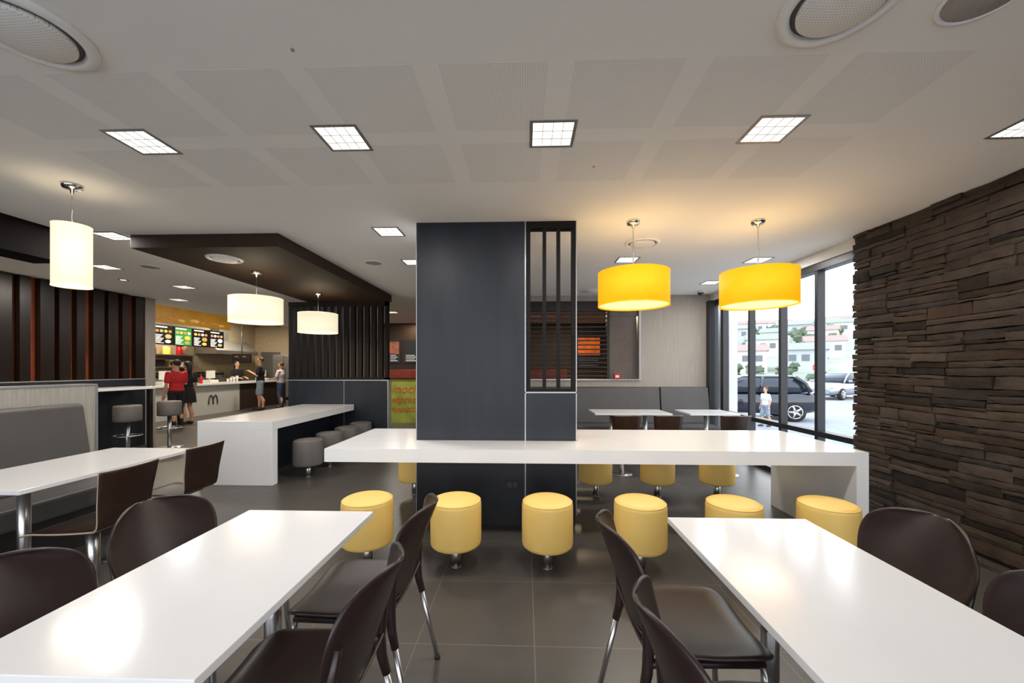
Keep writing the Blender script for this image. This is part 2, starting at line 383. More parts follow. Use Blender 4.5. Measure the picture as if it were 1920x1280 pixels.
# right stone wall
def stones():
    mb = MB(); bm = mb.bm; X0 = 3.25
    lay = bm.loops.layers.color.new('tint')
    def warp(y, z):
        k = max(0, min(1, z/.15, (2.7-z)/.15))
        return z+k*(noise.noise((y*1.1, z*1.3, 5))*.014+noise.noise((y*3.2, z*3, 9))*.006)
    def stone(y0, y1, z0, z1):
        p = random.uniform(0,.024); ny = max(3, int((y1-y0)/.045)); nz = max(2, int((z1-z0)/.026))
        t = random.uniform(.62,1.38); wm = random.uniform(-.05,.09); tint = (t*(1+wm), t, t*(1-wm), 1)
        sl = random.uniform(-.010,.010); sy = random.uniform(-.014,.014); g = .003
        sk0, sk1 = random.uniform(-.012,.012), random.uniform(-.012,.012)
        V = []; sd = random.uniform(0,100)
        for j in range(nz+1):
            row = []
            for i in range(ny+1):
                fz = j/nz; fy = i/ny; y = y0+g+(y1-y0-2*g)*fy; z = z0+g+(z1-z0-2*g)*fz
                e = i in (0,ny) or j in (0,nz)
                n = noise.noise((y*8+sd, z*9, sd))*.010+noise.noise((y*18, z*18+sd, sd))*.005
                x = X0-.012-p+sl*(fz-.5)+sy*(fy-.5)+n+(.004 if e else 0)
                if i not in (0,ny): y += random.uniform(-.008,.008)
                else: y += (sk0 if i == 0 else -abs(sk1))*(fz-.5)*.8
                z = warp(y, z)
                if j == nz or j == 0: z += noise.noise((y*14, sd, j))*.007*(1 if j == 0 else -1)
                row.append(bm.verts.new((x,y,z)))
            V.append(row)
        fs = []
        for j in range(nz):
            for i in range(ny): fs.append(bm.faces.new((V[j][i],V[j+1][i],V[j+1][i+1],V[j][i+1])))
        loop = V[0]+[V[j][ny] for j in range(1,nz+1)]+V[nz][ny-1::-1]+[V[j][0] for j in range(nz-1,0,-1)]
        back = [bm.verts.new((X0+.03,v.co.y,v.co.z)) for v in loop]
        for k in range(len(loop)):
            fs.append(bm.faces.new((loop[k],loop[(k+1)%len(loop)],back[(k+1)%len(loop)],back[k])))
        for f in fs:
            for l in f.loops: l[lay] = tint
    def fill(y0, y1, z0, z1):
        L, h = y1-y0, z1-z0
        if L > .7:
            m = y0+L*random.uniform(.3,.7); fill(y0,m,z0,z1); fill(m,y1,z0,z1)
        elif h > .105 or (h > .072 and random.random() < .5):
            m = z0+h*random.uniform(.32,.68); fill(y0,y1,z0,m); fill(y0,y1,m,z1)
        elif L > .38 and random.random() < .4:
            m = y0+L*random.uniform(.35,.65); stone(y0,m,z0,z1); stone(m,y1,z0,z1)
        else: stone(y0,y1,z0,z1)
    z = 0
    while z < 2.7:
        h = random.choice((.12,.15,.18,.21)); z1 = min(2.7, z+h)
        if 2.7-z1 < .08: z1 = 2.7
        y = -1.2-random.uniform(0,.3)
        while y < 4.0:
            y1 = min(4.0, y+random.uniform(.4,1.0))
            if 4.0-y1 < .18: y1 = 4.0
            fill(y,y1,z,z1); y = y1
        z = z1
    before = set(bm.faces)
    mb.box(X0+.02,X0+.2,-2.5,4.0,0,2.7)
    for f in bm.faces:
        if f not in before:
            for l in f.loops: l[lay] = (.25,.23,.21,1)
    return mb
struct('wall_right', stones(), M['stone'])
# glazed wall
WY = [4.02,4.6,5.24,5.95,6.75,7.1]
struct('wall_right_header', MB().box(3.27,3.45,4.0,7.25,2.58,2.7), M['plain'])
fr = MB().box(3.29,3.41,4.0,7.1,2.5,2.58).box(3.29,3.41,4.0,7.1,.63,.69).box(3.29,3.41,4.0,7.1,0,.07)
for i, y in enumerate(WY):
    w = .024 if i < 4 else .045
    fr.box(3.3,3.39,y-w if i else y-.02,y+w if i < 5 else y,.0,2.55)
wf = struct('window_1', fr, M['frame'], .004)
gl = MB()
for a, b in zip(WY[:-1], WY[1:]):
    gl.quad((3.35,a,.69),(3.35,b,.69),(3.35,b,2.5),(3.35,a,2.5)); gl.quad((3.35,a,.07),(3.35,b,.07),(3.35,b,.63),(3.35,a,.63))
struct('window_pane', gl, M['glass'], parent=wf)
struct('trim_2', MB().box(3.2,3.3,6.98,7.1,0,2.58), M['frame'])

# perforated ceiling panels
ORD = ['first','second','third','fourth','fifth','sixth','seventh','eighth']
p0 = obj('ceiling_panel', MB().box(-.236,.236,-.24,.24,-.0006,.0), M['perf'])
for r, (yc, rn) in enumerate(((1.915,'near row'),(2.515,'row beyond the square lights'))):
    for k in range(8):
        o = p0 if (r == 0 and k == 0) else p0.copy()
        if o is not p0: C.objects.link(o)
        o.location = (-.137+.585*(k-4), yc, 2.7)
        tag(o, f'perforated white ceiling panel, {ORD[k]} from the left in the {rn}', 'ceiling panel', 'perforated ceiling panels')
# ceiling lights
def make_light():
    t = thing('ceiling_light', '', 'ceiling light', (0,0,2.7), 0, 'square recessed ceiling lights')
    f = MB()
    for a in ((-.126,.126,-.126,-.109),(-.126,.126,.109,.126),(-.126,-.109,-.109,.109),(.109,.126,-.109,.109)): f.box(*a,-.004,0)
    obj('frame', f, M['lamp_frame'], t); obj('diffuser', MB().box(-.109,.109,-.109,.109,-.002,0), M['lamp_on'], t)
    b = MB()
    for k in range(-1,2): b.box(k*.054-.0014,k*.054+.0014,-.109,.109,-.006,-.002)
    for k in (-1,1): b.box(-.109,.109,k*.036-.0014,k*.036+.0014,-.006,-.002)
    obj('louvre', b, M['lamp_louvre'], t)
    return t
CL = [(.15,2.2,13,'square recessed ceiling light directly above and before the dark column'),(1.34,2.2,13,'square recessed ceiling light in front of the yellow drum pendants'),
 (-1.03,2.2,13,'square recessed ceiling light second from the left in the near row'),(-2.2,2.2,13,'square recessed ceiling light nearest the tall white cylinder pendant'),
 (2.72,2.2,9,'square recessed ceiling light at the edge near the stone wall'),
 (-1.3,3.72,20,'square ceiling light just left of the top of the dark column'),(-1.37,4.8,0,'square ceiling light half hidden by the left side of the column'),
 (1.22,4.78,18,'square ceiling light behind the left yellow pendant'),(2.8,4.85,12,'square ceiling light behind the right yellow pendant'),
 (2.82,6.1,12,'square ceiling light near the back corner by the windows'),(-4.05,3.75,20,'square ceiling light right of the cylinder pendant beside the brown bulkhead'),
 (-5.4,4.9,0,'square ceiling light partly behind the cylinder pendant'),(-5.47,6.15,26,'square ceiling light above the way to the counter'),
 (-6.6,7.3,0,'square ceiling light nearest the order counter'),(-3.1,9.1,36,'square ceiling light in front of the coffee bar'),(-5.6,9.6,30,'square ceiling light deep in the room behind the drum pendants')]
proto = make_light()
for i, (x, y, pw, lb) in enumerate(CL):
    o = proto if i == 0 else dup(proto, (x,y,2.7), 0, lb)
    o.location = (x,y,2.7); o['label'] = lb
def area(loc, size, pw, col=(1,.96,.91)):
    l = bpy.data.lights.new('ceiling_lamp', 'AREA'); l.size = size; l.energy = pw; l.color = col
    o = bpy.data.objects.new('lamp_source', l); C.objects.link(o); o.location = loc; return o
for x, y, pw, lb in CL:
    if pw: area((x,y,2.685), .21, pw)
for i, (x, y) in enumerate(((-8.6,9.6),(-8.6,13),(-11.6,12),(-11.4,15.5))):  # lamps added to brighten the order counter and kitchen
    o = dup(proto, (x,y,3.4), 0, f'added square ceiling light in the high ceiling, brightening the order counter, {ORD[i]} from the dining room'); area((x,y,3.38), .3, 85, (1,.88,.68))

# round vents and speakers
def vent(x, y, r, z, lb):
    t = thing('air_vent', lb, 'vent', (x,y,z), 0, 'round ceiling air vents')
    obj('rim', MB().lathe([(r,0),(r,-.006),(r*.95,-.016),(r*.86,-.020),(r*.80,-.016),(r*.78,-.002)], seg=44), M['vent'], t)
    obj('gap', MB().lathe([(r*.775,-.001),(r*.775,-.005),(r*.6,-.006)], seg=44), M['gap'], t)  # dark ring colours in the shade of the recess
    obj('core', MB().lathe([(r*.69,-.006),(r*.69,-.020),(r*.66,-.026),(r*.2,-.032)], seg=44), M['perf'], t)
vent(-1.92,1.45,.205,2.7,'round white air vent in the near left corner of the ceiling')
vent(1.12,1.43,.20,2.7,'round white air vent in the near right ceiling beside a speaker')
vent(1.21,4.13,.18,2.7,'round white air vent above the left yellow pendant')
vent(1.13,6.7,.18,2.7,'round white air vent in front of the louvred opening')
vent(-3.2,4.1,.17,2.57,'round white air vent in the brown bulkhead')
def speaker(x, y, r, lb):
    t = thing('ceiling_speaker', lb, 'speaker', (x,y,2.7), 0, 'round ceiling speakers')
    obj('rim', MB().lathe([(r,0),(r,-.006),(r*.93,-.010),(r*.88,-.008),(r*.87,-.003)], seg=36), M['vent'], t)
    obj('grille', MB().lathe([(r*.87,-.001),(r*.87,-.006),(r*.3,-.007)], seg=36), M['spk'], t)
speaker(1.6,1.42,.13,'grey round ceiling speaker at the top right beside an air vent')
speaker(-1.87,4.8,.11,'grey round ceiling speaker left of the dark column')
speaker(-4.8,4.9,.11,'grey round ceiling speaker left of the brown bulkhead')
for x, y, lb in ((-.95,1.58,'tiny ceiling sprinkler between the near panels and the camera'),(.44,2.56,'tiny ceiling sprinkler on the far perforated panels')):
    t = thing('ceiling_sprinkler', lb, 'sprinkler', (x,y,2.7), 0, 'ceiling sprinklers')
    obj('plate', MB().lathe([(.008,0),(.008,-.003),(.004,-.004)], seg=16), M['spk'], t); obj('head', MB().lathe([(.003,-.003),(.003,-.007),(.004,-.008)], seg=12), M['spk'], t)
for x, y, lb in ((-5.9,5.6,'small warm spotlight beside the slatted wall'),(-4.7,9.2,'small warm spotlight deep behind the white drum pendants'),(1.9,9.0,'small warm spotlight seen through the louvred opening'),(1.2,9.6,'small warm spotlight above the amber picture'),(-6.6,4.6,'small warm spotlight at the left edge')):
    t = thing('spotlight', lb, 'spotlight', (x,y,2.7), 0, 'small ceiling spotlights')
    obj('ring', MB().lathe([(.06,0),(.06,-.008),(.045,-.01),(.043,-.002)], seg=20), M['lamp_frame'], t); obj('lens', MB().lathe([(.042,-.001),(.042,-.004),(.01,-.006)], seg=20), M['spot_on'], t)
for x, y, pw in ((1.2,9.6,40),(-6.6,4.6,14),(-5.9,5.6,8),(-3.2,10.9,12)): area((x,y,2.68), .08, pw, (1,.74,.44))  # last lamp has no fitting, added to brighten the coffee bar
t = thing('security_camera', 'small dark dome camera on the ceiling at the back corner', 'camera', (2.95,6.75,2.7))
obj('mount', MB().lathe([(.06,0),(.06,-.025),(.05,-.03)], seg=20), M['white_p'], t); obj('dome', MB().lathe([(.048,-.028),(.045,-.05),(.03,-.07),(.01,-.077)], seg=20), M['win_dark'], t)

# bulkheads
struct('ceiling_bulkhead', MB().box(-3.85,-2.38,3.72,6.95,2.57,2.7), M['bulk'], .003)
struct('ceiling_beam', MB().box(-4.7,-4.38,-2.5,3.62,2.4,2.7), M['beam'], .003)

# ------------------------------------------------------------------ pendants
def pendant(lb, x, y, zc, r, zt, zb, sm, dm, pw, col, grp):
    t = thing('pendant_lamp', lb, 'pendant lamp', (x,y,zc), 0, grp)
    obj('canopy', MB().lathe([(.058,0),(.058,-.012),(.05,-.03),(.012,-.034),(.01,-.06)], seg=28), M['chrome'], t)
    obj('rod', MB().tube([(0,0,-.03),(0,0,zt-.05-zc)], .005, 8), M['steel'], t)
    a, b = zt-zc, zb-zc
    obj('shade', MB().lathe([(r,b),(r,a),(r-.006,a),(r-.006,b)], seg=56, closed=True), sm, t)
    obj('bounce_liner', MB().lathe([(r-.0075,b+.02),(r-.0075,a-.004),(r-.0085,a-.004),(r-.0085,b+.02)], seg=56, closed=True), M['bounce_liner'], t)  # added inside the shade so bounced light stays less orange
    obj('rim', MB().lathe([(r+.0015,b),(r+.0015,b+.008),(r-.008,b+.008),(r-.008,b)], seg=56, closed=True), sm, t)
    obj('rim', MB().lathe([(r+.0015,a-.008),(r+.0015,a),(r-.008,a),(r-.008,a-.008)], seg=56, closed=True), sm, t)
    sp = MB()
    for k in range(3):
        q = 2*PI*k/3; sp.tube([(0,0,a-.05),((r-.005)*math.cos(q),(r-.005)*math.sin(q),a-.012)], .003, 6)
    obj('spider', sp, M['steel'], t)
    obj('diffuser', MB().lathe([(r-.009,b+.012),(r-.009,b+.016),(.01,b+.017)], seg=48), dm, t)
    l = bpy.data.lights.new('bulb', 'POINT'); l.energy = pw; l.color = col; l.shadow_soft_size = .06
    o = bpy.data.objects.new('bulb', l); C.objects.link(o); o.location = (x,y,zt-.12)
    area((x,y,zb-.004), min(.4,r*1.3), pw*1.1, col)
Y1 = (1,.84,.6); W1 = (1,.88,.7)
pendant('yellow drum pendant above the bench nearest the dark column', .955,3.53,2.7,.305,2.245,1.95,M['shade_y'],M['diff_y'],2.9,Y1,'yellow drum pendants')
pendant('yellow drum pendant above the bench nearest the windows', 2.05,3.55,2.7,.305,2.245,1.95,M['shade_y'],M['diff_y'],2.9,Y1,'yellow drum pendants')
pendant('cream drum pendant, nearer of the pair over the left bench', -3.26,4.68,2.57,.285,2.25,1.95,M['shade_w'],M['diff_w'],4,W1,'cream drum pendants')
pendant('cream drum pendant, further of the pair, in front of the slatted screen', -3.23,6.05,2.57,.285,2.25,1.95,M['shade_w'],M['diff_w'],4,W1,'cream drum pendants')
pendant('tall white cylinder pendant over the table by the banquette', -3.21,2.69,2.7,.102,2.41,1.975,M['shade_w'],M['diff_w'],2,W1,'cream cylinder pendant')

# ------------------------------------------------------------------ column with slatted side and bench
t = thing('column', 'dark blue grey clad column with open slatted side rising through the bench', 'column', (-.3,3.5,0))
def W(name, mb, m, bevel=0, par=None): return obj(name, mb, m, par or t, bevel, True)
W('cladding', MB().box(-.97,-.006,3.5,3.95,.1,2.7), M['navy'])
W('side_panel', MB().box(.006,.445,3.5,3.95,.1,1.18), M['navy'])
W('skirting', MB().box(-.965,.44,3.515,3.94,0,.1), M['black'])
W('metal_trim', MB().box(-.005,.005,3.494,3.95,.1,2.7).box(.445,.453,3.494,3.6,.1,2.7).box(-.005,.453,3.494,3.6,1.18,1.191).box(-.975,-.97,3.494,3.95,.1,2.7), M['alu'])
W('screen_frame', MB().box(.006,.045,3.5,3.6,1.192,2.7).box(.412,.445,3.5,3.6,1.192,2.7).box(.045,.412,3.5,3.6,2.64,2.7).box(.045,.412,3.5,3.6,1.192,1.22), M['espresso'])
for k in range(2):
    x = .155+k*.125; W('slat', MB().box(x,x+.03,3.51,3.59,1.22,2.64), M['espresso'])
so = thing('power_outlet', 'black double power outlet low on the dark column', 'power outlet', (-.115,3.5,.37))
obj('plate', MB().box(-.055,.055,-.012,0,-.036,.036), M['black'], so, .003)
for sx in (-.025,.025): obj('socket', MB().box(sx-.015,sx+.015,-.015,-.012,-.02,.02), M['win_dark'], so)

b = thing('bench_table', 'long white gloss bench table wrapped around the dark column', 'bench table', (.5,3.6,0))
obj('top', MB().box(-1.6,2.61,3.09,3.485,.655,.76).box(-1.6,2.61,3.958,4.14,.655,.76).box(-1.6,-.982,3.485,3.958,.655,.76).box(.459,2.61,3.485,3.958,.655,.76), M['white_top'], b, 0, True)
obj('end_panel', MB().box(2.52,2.61,3.09,4.14,0,.655), M['white_top'], b, 0, True)

b = thing('bench_table', 'shorter white gloss bench table running back under the cream pendants', 'bench table', (-3.46,5.7,0))
obj('top', MB().box(-3.93,-3.01,4.6,6.84,.665,.765), M['white_top'], b, .003, True)
obj('end_panel', MB().box(-3.93,-3.01,4.6,4.7,0,.665), M['white_top'], b, .003, True)
obj('support', MB().box(-3.5,-3.44,4.9,6.84,0,.66), M['navy'], b, 0, True)

# stools
def make_stool(lb, m, grp, r=.178, z0=.158, z1=.485):
    t = thing('stool', lb, 'stool', (0,0,0), 0, grp)
    obj('seat', MB().lathe([(r-.03,z0),(r-.012,z0+.003),(r-.003,z0+.012),(r,z0+.028),(r+.001,z0+.15),(r,z1-.04),(r-.004,z1-.022),(r-.014,z1-.009),(r-.03,z1-.002),(r-.06,z1+.002),(.03,z1+.005)], seg=44), m, t)
    obj('piping', MB().lathe([(r-.012,z1-.019),(r-.0045,z1-.0185),(r-.003,z1-.0165),(r-.012,z1-.012)], seg=44, closed=True), m, t)
    obj('pole', MB().lathe([(.034,.003),(.034,z0+.002)], seg=24), M['steel'], t)
    obj('base_plate', MB().lathe([(.036,0),(.036,.003),(.034,.004)], seg=28), M['steel'], t)
    return t
ys = [(-1.125,2.78,'first round yellow stool from the left along the near side of the bench'),(-.49,2.78,'second round yellow stool from the left along the near side of the bench'),
 (.155,2.78,'third round yellow stool from the left along the near side of the bench'),(.80,2.78,'fourth round yellow stool from the left along the near side of the bench'),
 (1.44,2.78,'fifth round yellow stool, behind the far left corner of the right table'),(2.075,2.78,'round yellow stool nearest the stone wall, at the bench end panel'),
 (.77,4.36,'round yellow stool on the far side of the bench, nearest the column on its right'),(1.44,4.36,'middle of three round yellow stools beyond the bench right of the column'),
 (2.08,4.36,'round yellow stool on the far side of the bench, nearest the end panel'),(-1.23,4.36,'round yellow stool peeping out left of the column on the far side')]
for i, (x, y, lb) in enumerate(ys):
    if i == 0: ps = make_stool(lb, M['yellow'], 'round yellow stools'); ps.location = (x,y,0)
    else: dup(ps, (x,y,0), 0, lb)
gs = [(5.0,'nearest round grey stool along the shorter bench'),(5.55,'second round grey stool along the shorter bench'),(6.1,'third round grey stool along the shorter bench'),(6.62,'furthest round grey stool by the slatted screen')]
for i, (y, lb) in enumerate(gs):
    if i == 0: pg = make_stool(lb, M['grey_vinyl'], 'round grey stools'); pg.location = (-2.80,y,0)
    else: dup(pg, (-2.80,y,0), 0, lb)

# ------------------------------------------------------------------ plastic chairs (face local +x)
def interp(tab, v):
    for (a, x), (b, y) in zip(tab[:-1], tab[1:]):
        if v <= b: return x+(y-x)*(v-a)/(b-a)
    return tab[-1][1]
def make_chair(lb, grp):
    t = thing('dining_chair', lb, 'chair', (0,0,0), 0, grp)
    def back(u, v):
        v = 1-(1-v)**1.7                              # rows bunch up towards the rounded top
        uu = 2*u-1
        base = .166+.066*math.sin(min(1, v/.72)*PI/2)
        if v > .5: base *= max(.0, 1-((v-.5)/.5)**3.0)**(1/2.4)*.84+.16
        z = .475+.358*v
        x = -.205-.095*v-.03*v*v+.085*uu*uu*(.5+.5*v)*min(1, base/.2)
        return (x, base*uu, z)
    obj('backrest', MB().grid(back, 14, 20), M['plastic'], t, solid=.013, sub=1)
    wl = [(0,.19),(.08,.205),(.5,.222),(.85,.215),(.95,.19),(1,.15)]
    def seat(u, v):
        uu = 2*u-1; w = interp(wl, v); x = -.215+.45*v
        z = .452+.016*uu*uu-.012*math.sin(PI*v)*(1-uu*uu)-(.035*((v-.85)/.15)**2 if v > .85 else 0)+(.02*((.12-v)/.12)**2 if v < .12 else 0)
        return (x, w*uu, z)
    obj('seat', MB().grid(seat, 14, 14), M['plastic'], t, solid=.016, sub=1)
    for s in (-1,1):
        obj('back_upright', MB().tube([(-.232,s*.197,.70),(-.205,s*.192,.58),(-.195,s*.187,.47),(-.20,s*.19,.40),(-.215,s*.195,.335)], [.011,.016,.019,.018,.015]), M['plastic'], t)
        obj('leg', MB().tube([(-.208,s*.192,.36),(-.285,s*.215,.006)], .0115), M['steel'], t)
        obj('leg', MB().tube([(.175,s*.185,.435),(.185,s*.19,.36),(.21,s*.205,.006)], .0115), M['steel'], t)
        obj('side_rail', MB().tube([(-.20,s*.19,.43),(.0,s*.188,.432),(.178,s*.185,.435)], [.014,.012,.014]), M['plastic'], t)
    for p in ((-.285,.215),(-.285,-.215),(.21,.205),(.21,-.205)): obj('foot', MB().lathe([(.014,0),(.014,.012),(.011,.014)], p[0], p[1], 12), M['black'], t)
    return t
cs = [(-.71,1.68,PI,'brown black plastic chair on the aisle side of the left table, far place'),(-.70,1.17,PI,'brown black plastic chair on the aisle side of the left table, near place'),
 (.60,1.50,0,'brown black plastic chair on the aisle side of the right table, far place'),(.60,.98,0,'brown black plastic chair on the aisle side of the right table, near place'),
 (1.26,1.56,PI,'brown black plastic chair between the right table and the stone wall, far place'),(1.22,1.05,PI,'brown black plastic chair cut by the right edge of the photo'),
 (-1.30,1.60,-.1,'brown black plastic chair on the far left side of the left table, far place'),(-1.28,1.09,0,'brown black plastic chair cut by the left edge of the photo')]
for i, (x, y, a, lb) in enumerate(cs):
    if i == 0: pc = make_chair(lb, 'plastic dining chairs'); pc.location = (x,y,0); pc.rotation_euler = (0,0,a)
    else: dup(pc, (x,y,0), a, lb)

# tables
def table(lb, x0, x1, y0, y1, poles, z=.75, th=.024):
    t = thing('dining_table', lb, 'table', ((x0+x1)/2,(y0+y1)/2,0), 0, 'white dining tables')
    obj('tabletop', MB().box(x0,x1,y0,y1,z-th,z), M['white_top'], t, .002, True)
    for px, py in poles:
        obj('leg', MB().lathe([(.03,.01),(.03,z-th-.006)], px, py, 24), M['steel'], t, 0, True)
        obj('base_plate', MB().lathe([(.11,0),(.11,.006),(.05,.012)], px, py, 28), M['steel'], t, 0, True)
        obj('top_plate', MB().box(px-.08,px+.08,py-.08,py+.08,z-th-.008,z-th), M['steel'], t, 0, True)
table('white gloss dining table in the left foreground between four dark chairs', -1.265,-.69,.80,1.77, ((-.98,1.5),(-.98,1.07)))
table('white gloss dining table in the right foreground between four dark chairs', .62,1.207,.72,1.745, ((.91,1.5),(.91,1.0)))
table('white dining table between the left banquette and the dark ply chairs', -3.37,-2.68,2.0,3.12, ((-3.05,2.3),(-3.05,2.85)))
table('white table in front of the wide back banquette', 1.0,2.1,5.7,6.3, ((1.3,6.0),(1.8,6.0)))
table('white table in front of the back banquette beside the windows', 2.35,3.05,5.7,6.3, ((2.7,6.0),))

# ply chairs (face +x)
def make_ply(lb):
    t = thing('ply_chair', lb, 'chair', (0,0,0), 0, 'dark ply chairs')
    bp = [(0,-.175,.447),(.08,-.198,.462),(.16,-.208,.495),(.4,-.222,.59),(1,-.27,.80)]
    def back(u, v):
        uu = 2*u-1; w = .155+.03*v
        x = interp([(a,b) for a,b,c in bp], v); z = interp([(a,c) for a,b,c in bp], v)
        return (x+.03*uu*uu*v, w*uu, z)
    obj('backrest', MB().grid(back, 8, 24), M['ply'], t, solid=.010, rim=M['ply_edge'])
    def seat(u, v):
        uu = 2*u-1; x = -.18+.40*v; z = .447-.008*math.sin(PI*v)-(.02*((v-.85)/.15)**2 if v > .85 else 0)
        return (x, (.155+.04*v)*uu, z)
    obj('seat', MB().grid(seat, 6, 12), M['ply'], t, solid=.010, rim=M['ply_edge'])
    obj('pole', MB().lathe([(.032,.008),(.032,.425)], seg=20), M['steel'], t)
    obj('base_plate', MB().lathe([(.14,0),(.14,.006),(.05,.012)], seg=28), M['steel'], t)
    obj('seat_plate', MB().box(-.14,.12,-.09,.09,.42,.433), M['black'], t)
    return t
pp = make_ply('dark ply chair on a steel pole, near place at the left banquette table'); pp.location = (-2.68,2.36,0); pp.rotation_euler = (0,0,PI)
dup(pp, (-2.75,3.02,0), PI, 'dark ply chair on a steel pole, far place at the left banquette table')
for x, lb in ((1.28,'dark ply chair before the back table, nearest the column'),(1.81,'dark ply chair before the back table, second from the column'),(2.66,'dark ply chair before the back table beside the windows')):
    dup(pp, (x,5.3,0), PI/2, lb)

# banquettes
t = thing('banquette', 'grey upholstered banquette along the low pale wall at the left', 'banquette', (-3.7,2.2,0))
def seatprof(pts, y0, y1): return MB().poly([(x,y0,z) for x, z in pts], (0,y1-y0,0))
obj('base', MB().box(-3.98,-3.5,.3,3.36,0,.30), M['banq_base'], t, .004, True)
obj('seat_cushion', MB().box(-3.9,-3.44,.3,3.36,.30,.45), M['banq'], t, .02, True)
obj('back_cushion', seatprof([(-3.99,.45),(-3.80,.45),(-3.90,1.07),(-3.93,1.09),(-3.99,1.09)], .3, 3.36), M['banq'], t, .012, True)
t = thing('partition', 'low pale textured partition behind the left banquette', 'partition', (-4.08,2.2,0))
obj('panel', MB().box(-4.16,-4.0,.1,3.54,0,1.24), M['pale_tex'], t, 0, True)
obj('cap', MB().box(-4.17,-3.99,.1,3.55,1.24,1.255), M['alu'], t, 0, True)
obj('end_trim', MB().box(-4.17,-3.99,3.54,3.555,0,1.24), M['alu'], t, 0, True)
def back_banq(lb, x0, x1):
    t = thing('banquette', lb, 'banquette', ((x0+x1)/2,6.8,0), 0, 'banquettes along the back wall')
    obj('base', MB().box(x0,x1,6.6,7.08,0,.30), M['banq_base'], t, .004, True)
    obj('seat_cushion', MB().box(x0,x1,6.52,6.95,.30,.45), M['banq'], t, .02, True)
    obj('back_cushion', MB().poly([(x0,7.09,.45),(x0,6.90,.45),(x0,6.98,1.05),(x0,7.01,1.07),(x0,7.09,1.07)], (x1-x0,0,0)), M['banq'], t, .012, True)
back_banq('wider grey banquette along the beige back wall', -.4,2.34)
back_banq('narrower grey banquette in the back corner by the windows', 2.36,3.18)
t = thing('fire_alarm_point', 'small red fire alarm box on the ledge of the back opening', 'alarm box', (1.62,7.05,1.205))
obj('case', MB().box(-.05,.05,-.03,.03,0,.1), M['red'], t, .004); obj('plate', MB().box(-.03,.03,-.033,-.03,.03,.07), M['white_p'], t)

# louvred opening
t = thing('louvre_screen', 'black horizontal louvre screen in the opening of the back wall', 'screen', (.7,7.18,1.205))
f = MB().box(-.08,-.02,7.12,7.23,1.21,2.6).box(1.46,1.51,7.12,7.23,1.21,2.6).box(-.02,1.46,7.12,7.23,2.42,2.6)
obj('frame', f, M['black'], t, 0, True)
sl = MB()
for k in range(15): sl.box(-.02,1.46,7.13,7.22,1.25+k*.08,1.270+k*.08)
obj('slats', sl, M['black'], t, 0, True)
obj('side_pane', MB().box(1.51,2.0,7.19,7.21,1.21,2.34), M['brown_pane'], t, 0, True)
obj('side_header', MB().box(1.51,2.02,7.17,7.23,2.34,2.6), M['brown_pane'], t, 0, True)

# ------------------------------------------------------------------ slatted screens
t = thing('slatted_screen', 'dark vertical slat screen on a half wall behind the shorter bench', 'screen', (-3.25,6.92,0))
obj('half_wall', MB().box(-4.2,-2.42,6.86,7.0,0,1.18), M['navy'], t, 0, True)
obj('cap', MB().box(-4.2,-2.405,6.85,7.01,1.18,1.195).box(-2.42,-2.405,6.85,7.01,0,1.18).box(-3.2,-3.194,6.855,6.86,0,1.18), M['alu'], t, 0, True)
obj('frame', MB().box(-2.47,-2.42,6.86,6.96,1.195,2.57).box(-4.2,-2.42,6.86,6.96,2.5,2.57).box(-4.2,-2.42,6.86,6.96,1.195,1.24), M['espresso'], t, 0, True)
for k in range(14): obj('slat', MB().box(-4.2+k*.1235,-4.2+k*.1235+.078,6.87,6.95,1.24,2.5), M['espresso'], t, 0, True)
t = thing('slatted_wall', 'tall wall of dark timber fins over red brown timber at far left', 'screen', (-7.05,4.5,0))
obj('back_panel', MB().box(-7.15,-7.06,-2.5,7.2,1.2,2.7), M['redwood'], t, 0, True)
obj('half_wall', MB().box(-7.15,-6.98,-2.5,7.2,0,1.2), M['navy'], t, 0, True)
obj('cap', MB().box(-7.15,-6.97,-2.5,7.2,1.2,1.215), M['alu'], t, 0, True)
obj('end_post', MB().box(-7.06,-6.96,7.02,7.2,0,2.7), M['beige'], t, 0, True)
for k in range(18):
    y = 2.9+k*.232; w = (.15,.12,.17)[k%3]
    obj('slat', MB().box(-7.06,-6.98,y,y+w,1.215,2.69), M['fin'], t, 0, True)
# stand-up bar and bar stools
t = thing('bar_counter', 'narrow white wall bar beside the bar stools at the left', 'counter', (-6.75,5.6,0))
obj('top', MB().box(-6.96,-6.52,4.4,6.75,1.04,1.085), M['white_top'], t, .003, True)
obj('leg', MB().box(-6.6,-6.54,6.66,6.72,0,1.04), M['black'], t, 0, True)
def bar_stool(lb, x, y):
    t = thing('bar_stool', lb, 'bar stool', (x,y,0), 0, 'grey bar stools')
    obj('seat', MB().lathe([(.15,.57),(.168,.575),(.17,.6),(.17,.80),(.16,.82),(.1,.825)], seg=32), M['grey_vinyl'], t)
    obj('pole', MB().lathe([(.03,.01),(.03,.57)], seg=20), M['steel'], t)
    obj('base_plate', MB().lathe([(.2,0),(.2,.01),(.05,.02)], seg=30), M['steel'], t)
    obj('foot_ring', MB().lathe([(.17,.34),(.18,.35),(.17,.36),(.16,.35)], seg=32, closed=True).tube([(-.165,0,.35),(.165,0,.35)], .008), M['steel'], t)
bar_stool('grey bar stool nearer the low pale partition', -6.2,5.95)
bar_stool('grey bar stool closer to the customer in red', -6.27,6.75)

